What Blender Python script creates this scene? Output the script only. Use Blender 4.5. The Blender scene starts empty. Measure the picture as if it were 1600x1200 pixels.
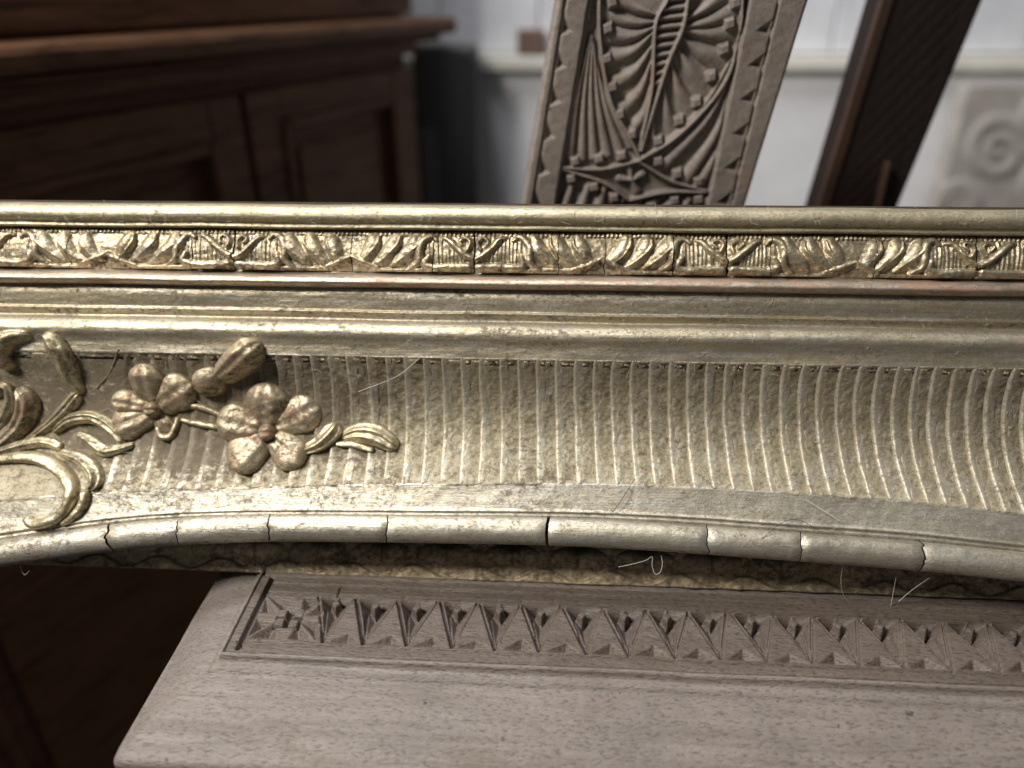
import bpy, math, random
import numpy as np
rng = np.random.RandomState(7); random.seed(7)
# ------------------------------------------------------------------ camera, light, exposure
S = 0.0002                                   # one design unit = 0.2 mm
D = 1164.0                                   # design units from the lens to the frame
PITCH = math.radians(28)
CZ = 0.80                                    # lens height above the floor (m)
RT = np.array([1., 0, 0]); UP = np.array([0, math.sin(PITCH), math.cos(PITCH)]); FW = np.array([0, math.cos(PITCH), -math.sin(PITCH)])
scn = bpy.context.scene; col = scn.collection
cam = bpy.data.cameras.new('camera'); camo = bpy.data.objects.new('camera', cam); col.objects.link(camo)
camo.location = (0, 0, CZ); camo.rotation_euler = (math.radians(90) - PITCH, 0, 0)
cam.sensor_width = 36; cam.lens = 36 * D / 1600; cam.clip_start = 0.01; cam.clip_end = 50
cam.dof.use_dof = True; cam.dof.focus_distance = (D - 75) * S; cam.dof.aperture_fstop = 5.2
scn.camera = camo
w = bpy.data.worlds.new('World'); scn.world = w; w.use_nodes = True
w.node_tree.nodes['Background'].inputs[0].default_value = (.95, .97, 1, 1); w.node_tree.nodes['Background'].inputs[1].default_value = 0.11

def lamp(name, pos, target, size, power, colr):
    l = bpy.data.lights.new(name, 'AREA'); l.shape = 'DISK'; l.size = size; l.energy = power; l.color = colr
    o = bpy.data.objects.new(name, l); col.objects.link(o)
    p = np.array(pos) * S + [0, 0, CZ]; t = np.array(target) * S + [0, 0, CZ]
    o.location = p
    from mathutils import Vector
    o.rotation_euler = Vector(t - p).to_track_quat('-Z', 'Y').to_euler()
    return o
lamp('key_lamp', (-2500, -300, 2700), (0, 1500, -500), 0.22, 12.3, (1.0, .95, .87))
lamp('wall_fill_light', (-1800, 2400, 6000), (1200, 4000, -300), 0.45, 21.0, (.96, .97, 1.0))  # added soft fill from overhead to brighten the wall, not a known lamp
vs = scn.view_settings; vs.view_transform = 'Standard'; vs.look = 'None'; vs.exposure = 0.0; vs.gamma = 1.0; vs.use_curve_mapping = False

# ------------------------------------------------------------------ helpers
def tag(o, label=None, cat=None, group=None, kind=None):
    if label: o['label'] = label
    if cat: o['category'] = cat
    if group: o['group'] = group
    if kind: o['kind'] = kind
    return o
def empty(name, loc=(0, 0, 0), mat=None):
    o = bpy.data.objects.new(name, None); col.objects.link(o); o.empty_display_size = .02
    if mat is not None: o.matrix_world = mat
    else: o.location = loc
    return o
def mesh(name, V, Fc, m, parent=None, smooth=True):
    """V in design units (local)."""
    me = bpy.data.meshes.new(name); V = np.asarray(V, float) * S
    if isinstance(Fc, np.ndarray):
        n = len(Fc); k = Fc.shape[1]
        me.vertices.add(len(V)); me.vertices.foreach_set('co', V.ravel())
        me.loops.add(n * k); me.loops.foreach_set('vertex_index', Fc.ravel().astype(np.int32))
        me.polygons.add(n); me.polygons.foreach_set('loop_start', np.arange(0, n * k, k, dtype=np.int32))
        me.polygons.foreach_set('loop_total', np.full(n, k, dtype=np.int32))
        me.update(calc_edges=True)
    else:
        me.from_pydata([tuple(q) for q in V], [], Fc)
    me.validate()
    if smooth: me.polygons.foreach_set('use_smooth', np.ones(len(me.polygons), bool))
    me.materials.append(m)
    o = bpy.data.objects.new(name, me); col.objects.link(o)
    if parent: o.parent = parent
    return o
def gridmesh(name, P, m, parent=None, flip=False):
    n, k, _ = P.shape
    I = np.arange(n * k).reshape(n, k)
    q = np.stack([I[:-1, :-1], I[1:, :-1], I[1:, 1:], I[:-1, 1:]], -1).reshape(-1, 4)
    if flip: q = q[:, ::-1]
    return mesh(name, P.reshape(-1, 3), q, m, parent)
def boxverts(x0, x1, y0, y1, z0, z1, b=0):
    V = [(x, y, z) for z in (z0, z1) for y in (y0, y1) for x in (x0, x1)]
    Fq = [(0, 2, 3, 1), (4, 5, 7, 6), (0, 1, 5, 4), (2, 6, 7, 3), (0, 4, 6, 2), (1, 3, 7, 5)]
    return V, Fq
def box(name, x0, x1, y0, y1, z0, z1, m, parent=None, bevel=3):
    V, Fq = boxverts(x0, x1, y0, y1, z0, z1)
    o = mesh(name, V, Fq, m, parent, smooth=False)
    if bevel:
        md = o.modifiers.new('b', 'BEVEL'); md.width = bevel * S; md.segments = 2
    return o
def cr(pts, n):
    """Catmull-Rom through pts (k,dims) -> n samples, roughly uniform by chord length."""
    P = np.asarray(pts, float)
    if len(P) == 2: 
        t = np.linspace(0, 1, n)[:, None]; return P[0] * (1 - t) + P[1] * t
    d = np.r_[0, np.cumsum(np.maximum(np.linalg.norm(np.diff(P[:, :2], axis=0), axis=1), 1e-6))]
    Q = np.vstack([2 * P[0] - P[1], P, 2 * P[-1] - P[-2]])
    tt = np.linspace(0, d[-1], n); out = []
    for t in tt:
        i = min(max(np.searchsorted(d, t, 'right') - 1, 0), len(P) - 2)
        f = (t - d[i]) / (d[i + 1] - d[i]); a, b, c, e = Q[i], Q[i + 1], Q[i + 2], Q[i + 3]
        out.append(.5 * (2 * b + (c - a) * f + (2 * a - 5 * b + 4 * c - e) * f * f + (3 * b - a - 3 * c + e) * f ** 3))
    return np.array(out)
def vnoise(u, v, sc, seed=0):
    """smooth value noise in -1..1"""
    r = np.random.RandomState(seed).rand(256, 256) * 2 - 1
    x = np.asarray(u) / sc + 100.; y = np.asarray(v) / sc + 100.
    i = np.floor(x).astype(int); j = np.floor(y).astype(int); f = x - i; g = y - j
    f = f * f * (3 - 2 * f); g = g * g * (3 - 2 * g)
    a = r[i % 256, j % 256]; b = r[(i + 1) % 256, j % 256]; c = r[i % 256, (j + 1) % 256]; e = r[(i + 1) % 256, (j + 1) % 256]
    return (a * (1 - f) + b * f) * (1 - g) + (c * (1 - f) + e * f) * g
def stroke_field(X, Y, pts, r, h, n=None, sharp=.5):
    """relief height of a rounded stroke on grid points; pts (k,2); r,h scalars or per point"""
    k = len(pts); r = np.broadcast_to(np.asarray(r, float), k); h = np.broadcast_to(np.asarray(h, float), k)
    L = sum(math.dist(pts[i], pts[i + 1]) for i in range(k - 1))
    n = n or max(4, int(L / 3) + 2)
    Q = cr(np.c_[np.asarray(pts, float), r, h], n)
    out = np.zeros(X.shape); R = Q[:, 2].max() + 1
    mk = (X > Q[:, 0].min() - R) & (X < Q[:, 0].max() + R) & (Y > Q[:, 1].min() - R) & (Y < Q[:, 1].max() + R)
    if not mk.any(): return out
    x = X[mk]; y = Y[mk]; best = np.zeros(x.shape)
    for i in range(n - 1):
        a = Q[i]; b = Q[i + 1]; dx, dy = b[0] - a[0], b[1] - a[1]; L2 = dx * dx + dy * dy + 1e-9
        t = np.clip(((x - a[0]) * dx + (y - a[1]) * dy) / L2, 0, 1)
        d = np.hypot(x - a[0] - t * dx, y - a[1] - t * dy); rr = a[2] + t * (b[2] - a[2]); hh = a[3] + t * (b[3] - a[3])
        best = np.maximum(best, hh * np.clip(1 - (d / np.maximum(rr, .1)) ** 2, 0, 1) ** sharp)
    out[mk] = best
    return out

# ------------------------------------------------------------------ materials
def newmat(name):
    m = bpy.data.materials.new(name); m.use_nodes = True
    nt = m.node_tree; b = nt.nodes['Principled BSDF']
    return m, nt, b
def nd(nt, t, **kw):
    n = nt.nodes.new(t)
    for k, v in kw.items(): setattr(n, k, v)
    return n
def coords(nt, scale):
    tc = nd(nt, 'ShaderNodeTexCoord'); mp = nd(nt, 'ShaderNodeMapping')
    mp.inputs['Scale'].default_value = tuple(c / S for c in scale)
    nt.links.new(tc.outputs['Object'], mp.inputs[0]); return mp.outputs[0]
def noise(nt, scale, detail=4, rough=.6, dist=0):
    n = nd(nt, 'ShaderNodeTexNoise'); n.inputs['Scale'].default_value = 1; n.inputs['Detail'].default_value = detail
    n.inputs['Roughness'].default_value = rough; n.inputs['Distortion'].default_value = dist
    nt.links.new(coords(nt, scale), n.inputs['Vector']); return n.outputs['Fac']
def ramp(nt, src, lo, hi, a=0., b=1.):
    n = nd(nt, 'ShaderNodeMapRange'); n.interpolation_type = 'SMOOTHSTEP'
    for i, v in zip((1, 2, 3, 4), (lo, hi, a, b)): n.inputs[i].default_value = v
    nt.links.new(src, n.inputs[0]); return n.outputs[0]
def mixc(nt, f, a, b):
    n = nd(nt, 'ShaderNodeMix', data_type='RGBA')
    if isinstance(f, float): n.inputs[0].default_value = f
    else: nt.links.new(f, n.inputs[0])
    for s, v in ((6, a), (7, b)):
        if isinstance(v, tuple): n.inputs[s].default_value = (*v, 1)
        else: nt.links.new(v, n.inputs[s])
    return n.outputs[2]
def mth(nt, op, a, b):
    n = nd(nt, 'ShaderNodeMath', operation=op); n.use_clamp = False
    for s, v in ((0, a), (1, b)):
        if isinstance(v, (int, float)): n.inputs[s].default_value = v
        else: nt.links.new(v, n.inputs[s])
    return n.outputs[0]
def bump(nt, src, strength, dist, prev=None):
    n = nd(nt, 'ShaderNodeBump'); n.inputs['Strength'].default_value = strength; n.inputs['Distance'].default_value = dist * S
    nt.links.new(src, n.inputs['Height'])
    if prev is not None: nt.links.new(prev, n.inputs['Normal'])
    return n.outputs[0]
def gilt(name, c1=(.60, .53, .36), c2=(.66, .63, .54), bole=.0, dirt=.35, rough=.36, grain=.5, streak=True, grime=None, metal=.86):
    """old silver-gold leaf: streaky leaf tone, brown dirt speckle, red bole rubbed through"""
    m, nt, b = newmat(name)
    st = noise(nt, (.006, .16, .16) if streak else (.03, .03, .03), 5, .65)
    k_ = .74
    c1 = (c1[0] * k_, c1[1] * k_ * .97, c1[2] * k_ * .95); c2 = (c2[0] * k_, c2[1] * k_ * .98, c2[2] * k_ * .98)
    base = mixc(nt, ramp(nt, st, .35, .68), c1, c2)
    d1 = noise(nt, (.09, .11, .11), 6, .75, .4); d2 = noise(nt, (.012, .02, .02), 3, .6)
    dm = mth(nt, 'ADD', mth(nt, 'MULTIPLY', d1, .65), mth(nt, 'MULTIPLY', d2, .35))
    if grime:
        # a patch of old grime with its own shape: distance from a point, broken by noise
        tc = nd(nt, 'ShaderNodeTexCoord'); mp = nd(nt, 'ShaderNodeMapping'); mp.vector_type = 'TEXTURE'
        mp.inputs['Location'].default_value = (grime[0] * S, grime[1] * S, 0); mp.inputs['Scale'].default_value = (grime[2] * S, grime[3] * S, 1)
        nt.links.new(tc.outputs['Object'], mp.inputs[0])
        ln = nd(nt, 'ShaderNodeVectorMath', operation='LENGTH'); nt.links.new(mp.outputs[0], ln.inputs[0])
        g = ramp(nt, ln.outputs['Value'], .2, 1.15, grime[4], 0.)
        dm = mth(nt, 'ADD', dm, g)
    dmask = ramp(nt, dm, .62 - .24 * dirt, .74 - .22 * dirt)
    dmask = mth(nt, 'MULTIPLY', dmask, min(1., .45 + dirt * .7))
    base = mixc(nt, dmask, base, (.085, .060, .036))
    spk = ramp(nt, noise(nt, (.15, .22, .22), 6, .85), .51, .60, 0., .50 + .45 * dirt)
    base = mixc(nt, spk, base, (.11, .085, .048))
    dmask = mth(nt, 'MAXIMUM', dmask, mth(nt, 'MULTIPLY', spk, .7))
    met = mth(nt, 'SUBTRACT', metal, mth(nt, 'MULTIPLY', dmask, .60))
    if bole > 0:
        bn = noise(nt, (.022, .06, .06), 6, .72, .3)
        bm = ramp(nt, bn, .66 - .22 * bole, .76 - .14 * bole, 0., .62)
        base = mixc(nt, bm, base, (.27, .12, .072)); met = mth(nt, 'SUBTRACT', met, mth(nt, 'MULTIPLY', bm, .55))
    nt.links.new(base, b.inputs['Base Color'])
    cl = nd(nt, 'ShaderNodeClamp'); nt.links.new(met, cl.inputs[0]); nt.links.new(cl.outputs[0], b.inputs['Metallic'])
    rg = mth(nt, 'ADD', mth(nt, 'MULTIPLY', ramp(nt, d1, .3, .7), .16), mth(nt, 'ADD', mth(nt, 'MULTIPLY', dmask, .24), rough + .03))
    rg = mth(nt, 'ADD', rg, ramp(nt, noise(nt, (.004, .012, .012), 3, .6), .35, .65, -.07, .08))
    nt.links.new(rg, b.inputs['Roughness'])
    n1 = bump(nt, noise(nt, (.18, .22, .22), 5, .8), min(1., grain * 1.1), 1.6)
    n2 = bump(nt, noise(nt, (.012, .42, .42), 3, .7), .35, 1.2, n1)
    n3 = bump(nt, noise(nt, (.045, .05, .05), 3, .6), .35, 2.2, n2)
    nt.links.new(n3, b.inputs['Normal'])
    return m
GM = (-500, -50, 400, 150, .20)
M = {}
M['gilt'] = gilt('gilt_leaf', bole=.26, dirt=.45)
M['gilt_top'] = gilt('gilt_leaf_olive', c1=(.56, .50, .33), c2=(.64, .59, .44), bole=.12, dirt=.35)
M['gilt_bead'] = gilt('gilt_leaf_rubbed', c1=(.58, .48, .36), c2=(.66, .58, .48), bole=.86, dirt=.34, rough=.30)
M['gilt_orn'] = gilt('gilt_leaf_ornament', c1=(.58, .50, .33), c2=(.68, .61, .45), bole=.10, dirt=.62, rough=.30, streak=False)
M['gilt_flow'] = gilt('gilt_leaf_flowers', c1=(.58, .50, .33), c2=(.66, .58, .42), bole=.74, dirt=.62, rough=.38, streak=False)
M['gilt_scroll'] = gilt('gilt_leaf_scrolls', c1=(.62, .55, .35), c2=(.72, .66, .46), bole=.10, dirt=.62, rough=.32, streak=False)
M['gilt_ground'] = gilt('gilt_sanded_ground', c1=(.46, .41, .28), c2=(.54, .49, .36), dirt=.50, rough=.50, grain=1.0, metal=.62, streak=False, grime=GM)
M['gilt_ridge'] = gilt('gilt_leaf_silvery', c1=(.54, .49, .36), c2=(.62, .59, .49), bole=.20, dirt=.42, rough=.38, metal=.62, streak=False, grime=GM)
M['gilt_flat'] = gilt('gilt_leaf_grey', c1=(.60, .56, .44), c2=(.66, .64, .56), bole=.24, dirt=.42, rough=.38, grime=(-600, -190, 330, 130, .05))
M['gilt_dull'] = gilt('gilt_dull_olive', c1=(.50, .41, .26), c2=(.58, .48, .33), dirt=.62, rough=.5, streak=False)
def plain(name, c, rough=.6, c2=None, scale=(.02, .02, .02), bmp=0., bsc=(.2, .2, .2), metal=0.):
    m, nt, b = newmat(name)
    c2 = c2 or tuple(q * .75 for q in c)
    nt.links.new(mixc(nt, ramp(nt, noise(nt, scale, 5, .65), .3, .7), c, c2), b.inputs['Base Color'])
    b.inputs['Roughness'].default_value = rough; b.inputs['Metallic'].default_value = metal
    if bmp: nt.links.new(bump(nt, noise(nt, bsc, 4, .65), bmp, 2.), b.inputs['Normal'])
    return m
def wood(name, c1, c2, pore, axis=0, rough=.55, por=.5, pores=(.03, .35), spec=.4):
    """grain along local axis; short dark pores"""
    m, nt, b = newmat(name)
    def sc(l, t): 
        q = [t, t, t]; q[axis] = l; return tuple(q)
    g = noise(nt, sc(.0035, .05), 6, .7, 1.2); cl = noise(nt, (.008, .008, .008), 3, .6)
    base = mixc(nt, ramp(nt, g, .3, .7), c1, c2)
    base = mixc(nt, ramp(nt, cl, .4, .75, 0., .45), base, tuple(q * .62 for q in c1))
    pn = noise(nt, sc(*pores), 3, .6); pm = ramp(nt, pn, .53, .64, 0., por)
    base = mixc(nt, pm, base, pore)
    base = mixc(nt, ramp(nt, noise(nt, sc(.0045, .011), 5, .7, .8), .52, .70, 0., .5), base, (pore[0] * 1.6, pore[1] * 1.45, pore[2] * 1.25))
    sp = noise(nt, (.07, .07, .07), 2, .5); base = mixc(nt, ramp(nt, sp, .73, .77, 0., .75), base, tuple(q * .4 for q in pore))
    nt.links.new(base, b.inputs['Base Color']); b.inputs['Specular IOR Level'].default_value = spec
    nt.links.new(ramp(nt, g, .2, .8, rough - .08, rough + .1), b.inputs['Roughness'])
    n1 = bump(nt, pn, .8, -2.2); n2 = bump(nt, g, .4, 2., n1); nt.links.new(n2, b.inputs['Normal'])
    return m
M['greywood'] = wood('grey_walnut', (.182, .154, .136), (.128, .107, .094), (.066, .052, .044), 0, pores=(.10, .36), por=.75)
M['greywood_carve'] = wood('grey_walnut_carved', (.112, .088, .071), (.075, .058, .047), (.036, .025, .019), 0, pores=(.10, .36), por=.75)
M['boardwood'] = wood('grey_brown_board', (.205, .176, .156), (.150, .127, .112), (.10, .07, .055), 1, por=.35)
M['cabwood'] = wood('dark_mahogany', (.185, .095, .052), (.11, .054, .030), (.02, .01, .006), 0, rough=.5, pores=(.004, .05), spec=.12)
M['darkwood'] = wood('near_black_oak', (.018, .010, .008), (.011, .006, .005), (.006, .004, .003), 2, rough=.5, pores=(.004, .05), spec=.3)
M['darkedge'] = wood('brown_oak_edge', (.060, .032, .019), (.04, .02, .012), (.02, .012, .008), 2, rough=.5, pores=(.004, .05))
M['white'] = plain('white_paint', (.78, .78, .80), .55, (.70, .70, .72), (.004, .004, .004), .2, (.02, .02, .02))
M['greypaint'] = plain('dark_grey_paint', (.12, .12, .12), .5)
M['greytrim'] = plain('grey_metal_trim', (.22, .22, .23), .4)
M['cream'] = plain('cream_paint', (.70, .68, .62), .55, (.62, .60, .54), (.006, .006, .006))
M['tile'] = plain('white_glazed_tile', (.72, .73, .77), .25, (.60, .61, .65), (.006, .006, .006), .25, (.01, .01, .01))
M['grout'] = plain('grey_grout', (.36, .36, .37), .9)
M['relief'] = plain('shade_toned_plaster', (.44, .41, .385), .7, (.32, .29, .26), (.008, .008, .008), .3, (.03, .03, .03))  # white plaster; the shade on the slab is put into this darker colour
M['brown'] = plain('brown_clay', (.16, .10, .07), .7)
M['floor'] = plain('dark_floor_boards', (.020, .010, .006), .6, (.012, .006, .004), (.001, .02, .02))
M['core'] = plain('old_wood_core', (.05, .032, .02), .9, (.03, .02, .012), (.05, .05, .05))
M['lint'] = plain('pale_lint', (.50, .48, .44), .8)
M['hair'] = plain('dark_hair', (.05, .035, .025), .6)

# ------------------------------------------------------------------ setting behind
def pxray(x, y): return (x - 800) * RT + (600 - y) * UP + D * FW
def onplaneY(x, y, Y): d = pxray(x, y); return d * (Y / d[1])
ROOM = empty; 
def world(v): return np.asarray(v, float) + [0, 0, CZ / S]
tag(box('floor', -9000, 9000, -4000, 9000, -60, 0, M['floor'], None, 0), kind='structure')
# white wall: lower painted part, ledge, tiled part above
WY = 4300.; WZ = CZ / S
zl = onplaneY(1100, 98, WY)[2] + WZ                     # ledge height
wall = tag(box('wall', -3500, 7000, WY + 2, WY + 300, 0, zl - 40, M['white'], None, 0), kind='structure')
box('ledge', -3500, 7000, WY - 55, WY + 300, zl - 38, zl + 34, M['cream'], wall, 10)
box('grout_bed', -3500, 7000, WY + 60, WY + 300, zl + 36, zl + 2600, M['grout'], wall, 0)
tw, th, k = 520, 300, 0
tm = None
for r in range(4):
    for c in range(15):
        x0 = -900 + c * tw - (tw / 2 if r % 2 else 0); z0 = zl + 40 + r * th
        if tm is None:
            t0 = box('tile', 4, tw - 4, WY + 40, WY + 62, 4, th - 4, M['tile'], wall, 6); tm = t0; t0.location = (x0 * S, 0, z0 * S); continue
        t = tm.copy(); col.objects.link(t); t.location = (x0 * S, rng.randn() * 3 * S, z0 * S); t.parent = wall
# dark grey upright board between the cabinet and the white wall
q = onplaneY(668, 200, WY - 300); q2 = onplaneY(745, 60, WY - 300)
ds = tag(empty('grey_stand', (0, 0, 0)), 'dark grey upright panel between the cabinet and the white wall', 'panel')
box('panel_board', q[0] - 60, q2[0], WY - 300, WY - 60, 4, q2[2] + WZ - 30, M['greypaint'], ds, 20)
box('edge_trim', q[0] - 40, q[0] + 40, WY - 318, WY - 301, 4, q[2] + WZ, M['greytrim'], ds, 8)
# small brown block on the ledge
q = onplaneY(808, 48, WY + 20); q2 = onplaneY(852, 6, WY + 20)
tag(box('clay_block', q[0], q2[0], WY - 30, WY + 38, zl + 35, zl + 36 + (q2[2] - q[2]), M['brown'], None, 14),
    'small blurred brown block standing on the wall ledge beside the carved board', 'block')
# white relief slab at the right, leaning on the wall
def relief_slab():
    RY = WY - 190
    a = onplaneY(1462, 330, RY); b = onplaneY(1800, 135, RY)
    x0, x1, z0, z1 = a[0], b[0] + 500, 0 - WZ, b[2]
    zb = a[2] - 500
    n, k = 150, 130
    X, Z = np.meshgrid(np.linspace(x0, x1, n), np.linspace(zb, z1, k), indexing='ij')
    H = np.zeros(X.shape)
    for cx, cy, rad, sgn in ((1560, 235, 52, 1), (1650, 190, 48, -1), (1500, 318, 30, -1), (1640, 300, 50, 1), (1760, 250, 60, 1)):
        th_ = np.linspace(0, 3.6 * math.pi, 26); rr = rad * (1 - th_ / (4.2 * math.pi))
        pts = [onplaneY(cx + sgn * rr[i] * math.cos(th_[i]), cy - rr[i] * math.sin(th_[i]), RY)[[0, 2]] for i in range(26)]
        H = np.maximum(H, stroke_field(X, Z, pts, np.linspace(46, 24, 26), np.linspace(14, 9, 26)))
    P = np.stack([X, RY - H, Z + WZ], -1)
    root = tag(empty('relief_slab', (0, 0, 0)), 'white slab, greyed in colour for shade, with blurred scroll relief behind the dark leaning plank', 'relief')
    box('slab', x0, x1, RY + 1, RY + 120, 2, z1 + WZ, M['relief'], root, 12)
    gridmesh('scroll_relief', P, M['relief'], root)
relief_slab()

# dark panelled cabinet, front runs away to the right
CD = np.array([.428, .904]); CN = np.array([.904, -.428]); CP = np.array([-450., 3647.])
def cab(x, y):
    d = pxray(x, y); k = (CP @ CN) / (d[:2] @ CN); p = d * k
    return (p[:2] - CP) @ CD, p[2] + WZ
from mathutils import Matrix
cabm = Matrix(((CD[0], -CN[0], 0, CP[0] * S), (CD[1], -CN[1], 0, CP[1] * S), (0, 0, 1, 0), (0, 0, 0, 1)))
cabinet = tag(empty('cabinet', mat=cabm), 'dark brown wooden cabinet with panelled doors, blurred at the left', 'cabinet')
# local: x along the front (0 = right end), y into the cabinet, z up
zA = cab(300, 300)[1]
def cz(x, y): return cab(x, y)[1]
z_top = cz(300, 47); z_led = cz(300, 62); z_cor = cz(300, 95); z_sh = cz(300, 130); z_door = cz(300, 152); z_p1 = cz(200, 252)
z_p2 = cz(530, 168)
TL = -4200
box('carcass', TL, 0, 40, 1600, 10, z_cor + 200, M['cabwood'], cabinet, 6)
box('upper_case', TL, 40, 10, 1600, z_top + 14, z_top + 1500, M['cabwood'], cabinet, 6)
box('cornice', TL, 170, -150, 1500, z_led - 40, z_top, M['cabwood'], cabinet, 22)
box('cornice_moulding', TL, 110, -90, 1500, z_cor - 10, z_led - 43, M['cabwood'], cabinet, 26)
box('frieze', TL, 20, -20, 1400, z_sh, z_cor - 13, M['cabwood'], cabinet, 8)
tg = cab(388, 240)[0]
def door(t0, t1, ztop, zpan, sl, sr):
    d = empty('door'); d.parent = cabinet
    zb = 300
    o = box('panel', t0 + sl + 3, t1 - sr - 3, 30, 38, zb + 3, zpan - 3, M['cabwood'], d, 0)
    box('rail', t0 + sl + 1, t1 - sr - 1, -10, 36, zpan, ztop, M['cabwood'], d, 6)
    box('rail', t0 + sl + 1, t1 - sr - 1, -10, 36, 40, zb, M['cabwood'], d, 6)
    box('stile', t0, t0 + sl, -12, 37, 40, ztop, M['cabwood'], d, 6)
    box('stile', t1 - sr, t1, -12, 37, 40, ztop, M['cabwood'], d, 6)
    # moulding round the sunk panel
    box('moulding', t0 + sl - 2, t0 + sl + 34, -26, 34, zb + 3, zpan - 2, M['cabwood'], d, 10)
    box('moulding', t1 - sr - 34, t1 - sr + 2, -26, 34, zb + 3, zpan - 2, M['cabwood'], d, 10)
    box('moulding', t0 + sl + 36, t1 - sr - 36, -26, 34, zpan - 34, zpan + 2, M['cabwood'], d, 10)
    box('raised_field', t0 + sl + 110, t1 - sr - 110, 16, 34, zb + 100, zpan - 110, M['cabwood'], d, 12)
s1 = tg - cab(340, 240)[0]; s2 = cab(438, 240)[0] - tg; s3 = -cab(622, 240)[0]
door(tg + 14, -10, z_door - 10, z_p2, s2, s3)
door(tg - 1500, tg - 14, z_door - 10, z_p1, s1, s1)
door(tg - 3010, tg - 1512, z_door - 10, z_p1, s1, s1)

# dark plank leaning behind, right
def dark_plank():
    Y = 1157 * 1.6
    bl, br = onplaneY(1275, 325, Y), onplaneY(1402, 325, Y); tl, tr = onplaneY(1374, 0, Y), onplaneY(1536, 0, Y)
    root = tag(empty('dark_plank', (0, 0, 0)), 'dark brown plank with brown edge and faint lattice leaning behind the frame', 'plank')
    def ext(a, b, z): f = (z - a[2]) / (b[2] - a[2]); return a + (b - a) * f
    n, k = 60, 260
    z0, z1 = -1500, 700
    zz = np.linspace(z0, z1, k)
    L = np.array([ext(bl, tl, z) for z in zz]); Rr = np.array([ext(br, tr, z) for z in zz])
    wE = 26
    f = np.linspace(0, 1, n)[:, None]
    X = L[None, :, 0] + wE + (Rr[:, 0] - L[:, 0] - wE)[None] * f; Z = np.broadcast_to(zz, X.shape)
    a = (X + Z * .78) / 34; b = (X - Z * .78) / 34
    G = np.minimum(np.abs(a - np.round(a)), np.abs(b - np.round(b)))
    inn = np.clip(np.minimum(f - .12, .9 - f) * 12, 0, 1)
    H = -3 * np.exp(-(G / .09) ** 2) * inn
    P = np.stack([X, Y - 2 - H, Z + WZ], -1); P[0, :, 1] += 30; P[-1, :, 1] += 30
    gridmesh('lattice_face', P, M['darkwood'], root)
    V = []
    for z, l, r in ((z0, L[0], Rr[0]), (z1, L[-1], Rr[-1])):
        V += [(l[0], Y + 4, z + WZ), (r[0], Y + 4, z + WZ), (r[0], Y + 70, z + WZ), (l[0], Y + 70, z + WZ)]
    mesh('back', V, [(0, 1, 2, 3), (7, 6, 5, 4), (0, 4, 5, 1), (1, 5, 6, 2), (2, 6, 7, 3), (3, 7, 4, 0)], M['darkwood'], root, False)
    V = []
    for z, l in ((z0, L[0]), (z1, L[-1])):
        V += [(l[0] - 2, Y - 14, z + WZ), (l[0] + wE + 3, Y - 10, z + WZ), (l[0] + wE + 3, Y + 3, z + WZ), (l[0] - 2, Y + 3, z + WZ)]
    o = mesh('edge_strip', V, [(0, 1, 2, 3), (7, 6, 5, 4), (0, 4, 5, 1), (1, 5, 6, 2), (2, 6, 7, 3), (3, 7, 4, 0)], M['darkedge'], root, False)
    md = o.modifiers.new('b', 'BEVEL'); md.width = 5 * S; md.segments = 3
    # small upright peg on its face
    p0 = onplaneY(1362, 345, Y); p1 = onplaneY(1378, 250, Y)
    box('peg', p0[0], p1[0] + 2, Y - 34, Y - 4, p0[2] + WZ - 120, p1[2] + WZ, M['darkedge'], root, 8)
dark_plank()

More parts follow.
